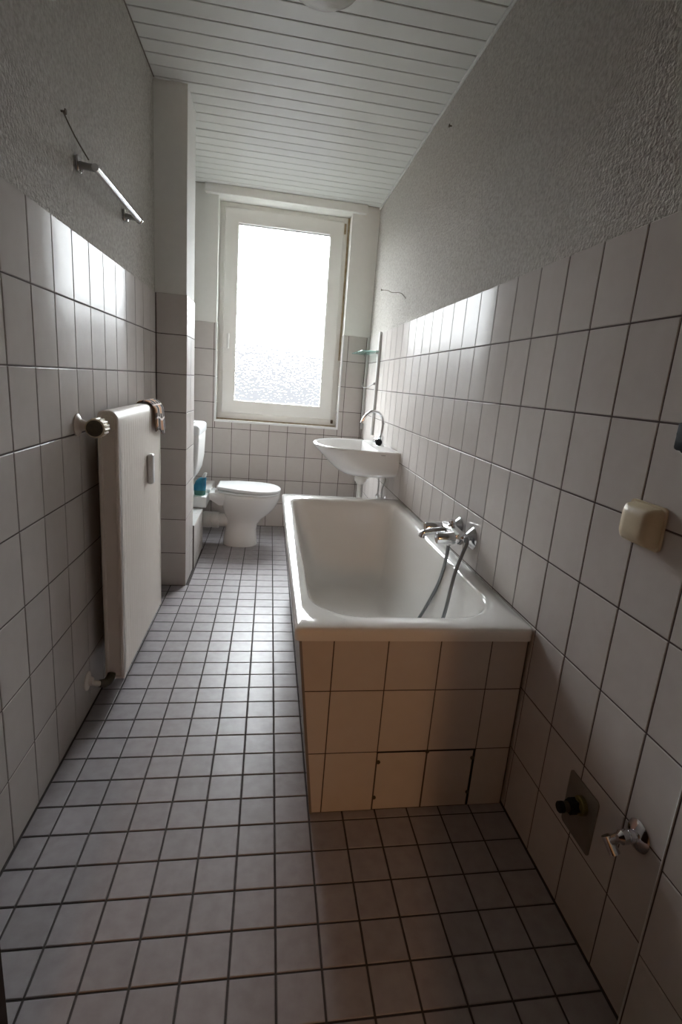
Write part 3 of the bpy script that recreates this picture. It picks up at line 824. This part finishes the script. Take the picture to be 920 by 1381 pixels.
keep(tube_obj('flush_pipe', 'whitep', None, [(-0.555, TC + 0.04, 0.48), (-0.555, TC + 0.04, 0.42), (-0.54, TC + 0.04, 0.396), (-0.48, TC + 0.02, 0.391), (-0.400, TC, 0.389)], 0.015, 12, 5), ci)

bo = empty('cleaner_bottle', (-0.445, 3.86, 0.372)); tag(bo, 'bottle of toilet cleaner with blue and green body on the ledge', 'bottle')
def ell(cx, cy, a, b, z, n=24): return [(cx + a * math.cos(2 * PI * k / n), cy + b * math.sin(2 * PI * k / n), z) for k in range(n)]
BXC, BYC = -0.470, 3.835
bm = bmesh.new(); loft(bm, [ell(BXC, BYC, 0.036, 0.022, 0.3725), ell(BXC, BYC, 0.040, 0.026, 0.378), ell(BXC, BYC, 0.041, 0.027, 0.408)])
keep(mesh_obj('bottle_base', bm, 'green', None, smooth=True, sharp=50), bo)
bm = bmesh.new(); loft(bm, [ell(BXC, BYC, 0.0415, 0.0275, 0.408), ell(BXC + 0.001, BYC, 0.043, 0.0285, 0.44), ell(BXC + 0.008, BYC, 0.036, 0.026, 0.475), ell(BXC + 0.020, BYC, 0.026, 0.021, 0.496), ell(BXC + 0.026, BYC, 0.018, 0.016, 0.502)])
keep(mesh_obj('bottle_body', bm, 'blue', None, smooth=True, sharp=60), bo)
bm = bmesh.new(); loft(bm, [ell(BXC + 0.026, BYC, 0.014, 0.013, 0.502), ell(BXC + 0.030, BYC, 0.0145, 0.0135, 0.51), ell(BXC + 0.038, BYC, 0.012, 0.012, 0.532), ell(BXC + 0.040, BYC, 0.008, 0.008, 0.536)])
keep(mesh_obj('cap', bm, 'whitep', None, smooth=True, sharp=60), bo)

# ================================================================== RADIATOR
RX0, RX1, RY0, RY1, RZ0, RZ1 = -0.562, -0.495, 1.872, 2.572, 0.088, 1.080
ra = empty('radiator', (RX0, 2.22, RZ0)); tag(ra, 'tall cream ribbed panel radiator on the tiled left wall', 'radiator')
bm = bmesh.new()
# ribbed front: profile along Y swept over the height, ends rounded back at the top
pitch = 0.0333; nr = int((RY1 - RY0 - 0.04) / pitch)
ys = [RY0 + 0.012]; ds = [0.0]
y = RY0 + 0.022
for k in range(nr):
    for fr, dd in ((0.0, 0.0), (0.2, -0.0012), (0.5, -0.0012), (0.7, 0.0)):
        ys.append(y + fr * pitch); ds.append(dd)
    y += pitch
ys += [RY1 - 0.012]; ds.append(0.0)
zs = [RZ0 + 0.012, RZ0 + 0.03, RZ0 + 0.034, RZ1 - 0.052, RZ1 - 0.048, RZ1 - 0.03]
gv = []
for j, z in enumerate(zs):
    rib = 1.0 if j in (2, 3) else 0.0
    gv.append([bm.verts.new((RX1 + d * rib, yy, z)) for yy, d in zip(ys, ds)])
arc = []
for k in range(1, 7):
    a = PI / 2 * k / 6
    arc.append([bm.verts.new((RX1 - 0.028 + 0.028 * math.cos(a), yy, RZ1 - 0.030 + 0.030 * math.sin(a))) for yy in ys])
gv += arc
gv.append([bm.verts.new((RX0 + 0.02, yy, RZ1)) for yy in ys])
for A, B in zip(gv, gv[1:]):
    for k in range(len(ys) - 1): bm.faces.new((A[k], A[k + 1], B[k + 1], B[k]))
keep(mesh_obj('front_panel', bm, 'radiator', None, smooth=True, sharp=25), ra)
def radplate(y0, y1, inset):
    P = []
    r = 0.03
    P += [(RX0 + inset, RZ0 + inset), (RX1 - inset, RZ0 + inset)]
    for k in range(7):
        a = PI / 2 * k / 6; P.append((RX1 - r + (r - inset) * math.cos(a), RZ1 - r + (r - inset) * math.sin(a)))
    for k in range(7):
        a = PI / 2 + PI / 2 * k / 6; P.append((RX0 + 0.022 + (0.022 - inset) * math.cos(a), RZ1 - 0.022 + (0.022 - inset) * math.sin(a)))
    return P
def plate_loft(name, m, seq):
    bm = bmesh.new(); loft(bm, [[(x, yy, z) for x, z in radplate(0, 0, ins)] for yy, ins in seq])
    return keep(mesh_obj(name, bm, m, None, smooth=True, sharp=30), ra)
plate_loft('end_plate', 'radiator', [(RY0 + 0.024, 0.0), (RY0 + 0.004, 0.0), (RY0, 0.004), (RY0, 0.011), (RY0 + 0.004, 0.014), (RY0 + 0.004, 0.016)])
plate_loft('end_plate', 'radiator', [(RY1 - 0.024, 0.0), (RY1 - 0.004, 0.0), (RY1, 0.004)])
keep(box_obj('back_panel', 'radiator', None, RX0 + 0.001, RX0 + 0.024, RY0 + 0.012, RY1 - 0.012, RZ0 + 0.012, RZ1 - 0.010), ra)
keep(box_obj('bottom_rail', 'radiator', None, RX0 + 0.01, RX1 - 0.001, RY0 + 0.012, RY1 - 0.012, RZ0 + 0.004, RZ0 + 0.014), ra)
for yy in (2.02, 2.42):
    for zz in (0.22, 0.94):
        keep(box_obj('wall_bracket', 'gasket', None, XL + 0.001, RX0 + 0.006, yy - 0.02, yy + 0.02, zz - 0.04, zz + 0.04), ra)

vl = empty('thermostat_valve', (XL, 1.81, 1.03)); tag(vl, 'thermostat valve with ribbed knob at the top of the radiator', 'valve')
keep(lathe_obj('rosette', 'radiator', None, (XL, 1.81, 1.033), (1, 0, 0), [(0, 0.036), (0.003, 0.036), (0.012, 0.020), (0.03, 0.0125)]), vl)
keep(tube_obj('supply_pipe', 'radiator', None, [(XL, 1.81, 1.033), (-0.565, 1.822, 1.030), (-0.545, 1.835, 1.029)], 0.0105, 12), vl)
keep(lathe_obj('valve_body', 'steel', None, (-0.538, RY0 + 0.004, 1.028), (0.06, -1, 0), [(0, 0.013), (0.010, 0.013), (0.012, 0.017), (0.022, 0.017), (0.024, 0.013), (0.034, 0.014)]), vl)
kn = bmesh.new()
KA = Vector((0.0, -1, 0.0)).normalized(); KC = Vector((-0.5385, RY0 - 0.028, 1.030))
seg = 60; prof = [(0, 0.018), (0.010, 0.024), (0.018, 0.031), (0.054, 0.032), (0.060, 0.031), (0.070, 0.0295), (0.074, 0.026)]
ka = KA.cross(Vector((0, 0, 1))).normalized(); kb = KA.cross(ka)
kr = []
for d, r in prof:
    rib = 0.003 if 0.012 < d < 0.062 else 0.0
    kr.append([KC + KA * d + (r - (rib if (k // 2) % 2 else 0)) * (math.cos(2 * PI * k / seg) * ka + math.sin(2 * PI * k / seg) * kb) for k in range(seg)])
loft(kn, kr)
keep(mesh_obj('knob', kn, 'cream', None), vl)
keep(lathe_obj('knob_face', 'brownm', None, KC + KA * 0.0738, KA, [(0, 0.0255), (0.0012, 0.025)], 30), vl)
rp = empty('return_pipe', (XL, 1.80, 0.138)); tag(rp, 'short return pipe with dark elbow at the foot of the radiator', 'pipe')
keep(lathe_obj('rosette', 'radiator', None, (XL, 1.80, 0.125), (1, 0, 0), [(0, 0.034), (0.003, 0.034), (0.009, 0.018), (0.02, 0.0125)]), rp)
keep(tube_obj('pipe', 'radiator', None, [(XL, 1.80, 0.125), (-0.585, 1.812, 0.110), (-0.566, 1.828, 0.096)], [0.011] * 9, 12, 4), rp)
keep(tube_obj('elbow', 'brownm', None, [(-0.570, 1.825, 0.099), (-0.556, 1.838, 0.092), (-0.546, 1.850, 0.094), (-0.541, 1.864, 0.103), (-0.540, 1.874, 0.112)], [0.013, 0.016, 0.017, 0.016, 0.014], 12, 4), rp)

he = box_obj('heat_meter', 'trimw', None, RX1, RX1 + 0.024, 2.290, 2.328, 0.752, 0.880, bevel=0.008, seg=3)
tag(he, 'white heat meter stuck on the front of the radiator', 'heat meter')

# cloth over the far end of the radiator
bm = bmesh.new(); uvl = bm.loops.layers.uv.new('UVMap')
path = [(RX0 + 0.004, 0.99), (RX0 + 0.001, 1.05), (RX0 + 0.008, 1.079), (RX0 + 0.025, 1.087), (RX1 - 0.028, 1.088), (RX1 - 0.008, 1.080), (RX1 + 0.006, 1.06), (RX1 + 0.010, 1.03), (RX1 + 0.011, 0.995), (RX1 + 0.012, 0.965)]
pp = [Vector((a, 0, b)) for a, b in path]; pp = smooth_path(pp, 4)
NV = 14
vg = []
for i, p in enumerate(pp):
    row = []
    f = i / (len(pp) - 1)
    for k in range(NV + 1):
        s = k / NV
        front = max(0.0, (f - 0.62) / 0.38)
        yy = 2.395 + 0.185 * s + 0.03 * front * (s - 0.3)
        wav = 0.007 * math.sin(s * 9.5 + 0.6) * front + 0.003 * math.sin(s * 14) * (1 - front)
        zz = p.z + (-0.018 * s * front) + (abs(wav) * 0.7 if front < 0.1 else 0) + 0.012 * front * math.sin(s * 7)
        row.append(bm.verts.new((p.x + (abs(wav) + 0.001 if front > 0.05 else 0), yy, zz)))
    vg.append(row)
for i in range(len(vg) - 1):
    for k in range(NV):
        f = bm.faces.new((vg[i][k], vg[i][k + 1], vg[i + 1][k + 1], vg[i + 1][k]))
        for lp, (a, b) in zip(f.loops, ((i, k), (i, k + 1), (i + 1, k + 1), (i + 1, k))):
            lp[uvl].uv = (b / NV, a / (len(vg) - 1))
cl = mesh_obj('checked_cloth', bm, 'plaid', None, smooth=True)
so = cl.modifiers.new('thickness', 'SOLIDIFY'); so.thickness = 0.003; so.offset = 1
tag(cl, 'brown checked cloth draped over the end of the radiator', 'cloth')

# ================================================================== SMALL WALL THINGS
tb = empty('towel_bar', (XL, 2.17, 1.80)); tag(tb, 'chrome towel bar on the left wall above the tiles', 'towel bar')
WXL = XL - PT
for y, dy in ((1.912, 0.0), (2.440, 0.0)):
    keep(box_obj('wall_plate', 'chrome', None, WXL, WXL + 0.010, y - 0.016, y + 0.016, 1.785, 1.828, bevel=0.003), tb)
    keep(tube_obj('bracket_arm', 'steel', None, [(WXL + 0.008, y, 1.805), (-0.575, y, 1.803), (-0.548, y, 1.801)], [0.011, 0.010, 0.0115], 14), tb)
    keep(lathe_obj('set_screw', 'chrome', None, (WXL + 0.009, y + 0.004, 1.791), (1, 0, 0), [(0, 0.006), (0.006, 0.006), (0.009, 0.003)], 12), tb)
keep(tube_obj('bar', 'chrome', None, [(-0.550, 1.900, 1.801), (-0.550, 2.455, 1.799)], 0.0105, 16), tb)
keep(lathe_obj('end_cap', 'chrome', None, (-0.550, 2.454, 1.799), (0, 1, 0), [(0, 0.014), (0.005, 0.014), (0.007, 0.011)], 16), tb)
nail_wire('nail with a straight thin wire just above the towel bar', [(WXL, 1.800, 1.898), (WXL + 0.006, 1.803, 1.896), (WXL + 0.010, 1.88, 1.866), (WXL + 0.022, 1.955, 1.835)], 0.0022)

so_ = empty('junction_box_cover', (XR, 0.933, 1.003)); tag(so_, 'cream square cover box on the right wall tiles', 'cover box')
bm = bmesh.new()
def sq(x, y0, y1, z0, z1, r): return [(x, a, b) for a, b, _ in rrect(y0, y1, z0, z1, r, r, 0, 6)]
loft(bm, [sq(XR - 0.001, 0.880, 0.985, 0.957, 1.047, 0.010), sq(XR - 0.006, 0.880, 0.985, 0.957, 1.047, 0.010)])
keep(mesh_obj('base_plate', bm, 'cream', None, smooth=True, sharp=40), so_)
bm = bmesh.new()
loft(bm, [sq(XR - 0.006, 0.884, 0.981, 0.961, 1.043, 0.012), sq(XR - 0.024, 0.887, 0.978, 0.964, 1.040, 0.013), sq(XR - 0.033, 0.895, 0.970, 0.972, 1.033, 0.014), sq(XR - 0.035, 0.910, 0.955, 0.985, 1.02, 0.012)])
keep(mesh_obj('cover', bm, 'cream', None, smooth=True, sharp=60), so_)

sw = empty('switch_box', (XR, 0.862, 1.185)); tag(sw, 'black open switch insert at the right edge of the picture', 'switch')
keep(lathe_obj('insert', 'dark', None, (XR - 0.0005, 0.862, 1.190), (-1, 0, 0), [(0, 0.038), (0.006, 0.038), (0.010, 0.034)], 24), sw)
keep(lathe_obj('mounting_ring', 'trimw', None, (XR - 0.0002, 0.862, 1.190), (-1, 0, 0), [(0, 0.041), (0.003, 0.041), (0.0035, 0.040)], 24), sw)
keep(box_obj('contact_block', 'dark', None, XR - 0.020, XR - 0.009, 0.836, 0.888, 1.160, 1.212, bevel=0.006), sw)

cp = empty('pipe_stub_plate', (XR, 0.94, 0.29)); tag(cp, 'grey cover plate with a dark capped pipe stub low on the right wall', 'pipe stub')
bm = bmesh.new()
loft(bm, [sq(XR - 0.0004, 0.884, 0.998, 0.218, 0.366, 0.010), sq(XR - 0.003, 0.884, 0.998, 0.218, 0.366, 0.010), sq(XR - 0.0045, 0.888, 0.994, 0.222, 0.362, 0.010)])
keep(mesh_obj('plate', bm, 'plate', None, smooth=True, sharp=40), cp)
keep(lathe_obj('stub_collar', 'brass', None, (XR - 0.004, 0.932, 0.318), (-1, 0, 0), [(0, 0.022), (0.010, 0.022), (0.012, 0.018), (0.018, 0.018), (0.020, 0.016)], 20), cp)
keep(lathe_obj('stub_nut', 'dark', None, (XR - 0.020, 0.932, 0.318), (-1, 0, -0.02), [(0, 0.015), (0.002, 0.019), (0.020, 0.019), (0.022, 0.016)], 6), cp)
keep(lathe_obj('stub_cap', 'brownm', None, (XR - 0.040, 0.932, 0.3176), (-1, 0, -0.02), [(0, 0.012), (0.014, 0.012), (0.016, 0.010)], 16), cp)
keep(lathe_obj('stub_end', 'dark', None, (XR - 0.055, 0.932, 0.3173), (-1, 0, -0.02), [(0, 0.013), (0.010, 0.013), (0.012, 0.011)], 16), cp)

wv = empty('washing_machine_valve', (XR, 0.766, 0.40)); tag(wv, 'chrome angle stop valve with round rosette low on the right wall', 'valve')
keep(lathe_obj('rosette', 'chrome', None, (XR, 0.766, 0.399), (-1, 0, 0), [(0, 0.031), (0.002, 0.032), (0.008, 0.026), (0.012, 0.013), (0.024, 0.012)], 28), wv)
keep(lathe_obj('valve_body', 'chrome', None, (XR - 0.022, 0.766, 0.399), (-1, 0, -0.05), [(0, 0.011), (0.006, 0.014), (0.018, 0.014), (0.022, 0.010), (0.026, 0.006)], 20), wv)
keep(tube_obj('valve_outlet', 'chrome', None, [(XR - 0.034, 0.766, 0.399), (XR - 0.040, 0.774, 0.388), (XR - 0.044, 0.782, 0.374)], [0.011, 0.010, 0.009], 14), wv)
keep(tube_obj('outlet_thread', 'chrome', None, [(XR - 0.040, 0.770, 0.352), (XR - 0.045, 0.782, 0.366), (XR - 0.049, 0.792, 0.378)], [0.012, 0.011, 0.012], 12), wv)

la = empty('ceiling_lamp', (0.115, 2.10, ZC)); tag(la, 'round frosted glass ceiling lamp cut off by the top edge', 'ceiling lamp')
keep(lathe_obj('glass_dome', 'opal', None, (0.115, 2.10, ZC - 0.016), (0, 0, -1), [(0, 0.130), (0.012, 0.136), (0.03, 0.132), (0.05, 0.116), (0.068, 0.088), (0.081, 0.048), (0.086, 0.014)], 40), la)
keep(lathe_obj('base_ring', 'alu', None, (0.115, 2.10, ZC - 0.001), (0, 0, -1), [(0, 0.118), (0.016, 0.118)], 40), la)
for a in (20, 140, 260):
    a = math.radians(a)
    keep(box_obj('clip', 'brownm', None, 0.115 + 0.128 * math.cos(a) - 0.008, 0.115 + 0.128 * math.cos(a) + 0.008, 2.10 + 0.128 * math.sin(a) - 0.008, 2.10 + 0.128 * math.sin(a) + 0.008, ZC - 0.045, ZC - 0.008, bevel=0.003), la)
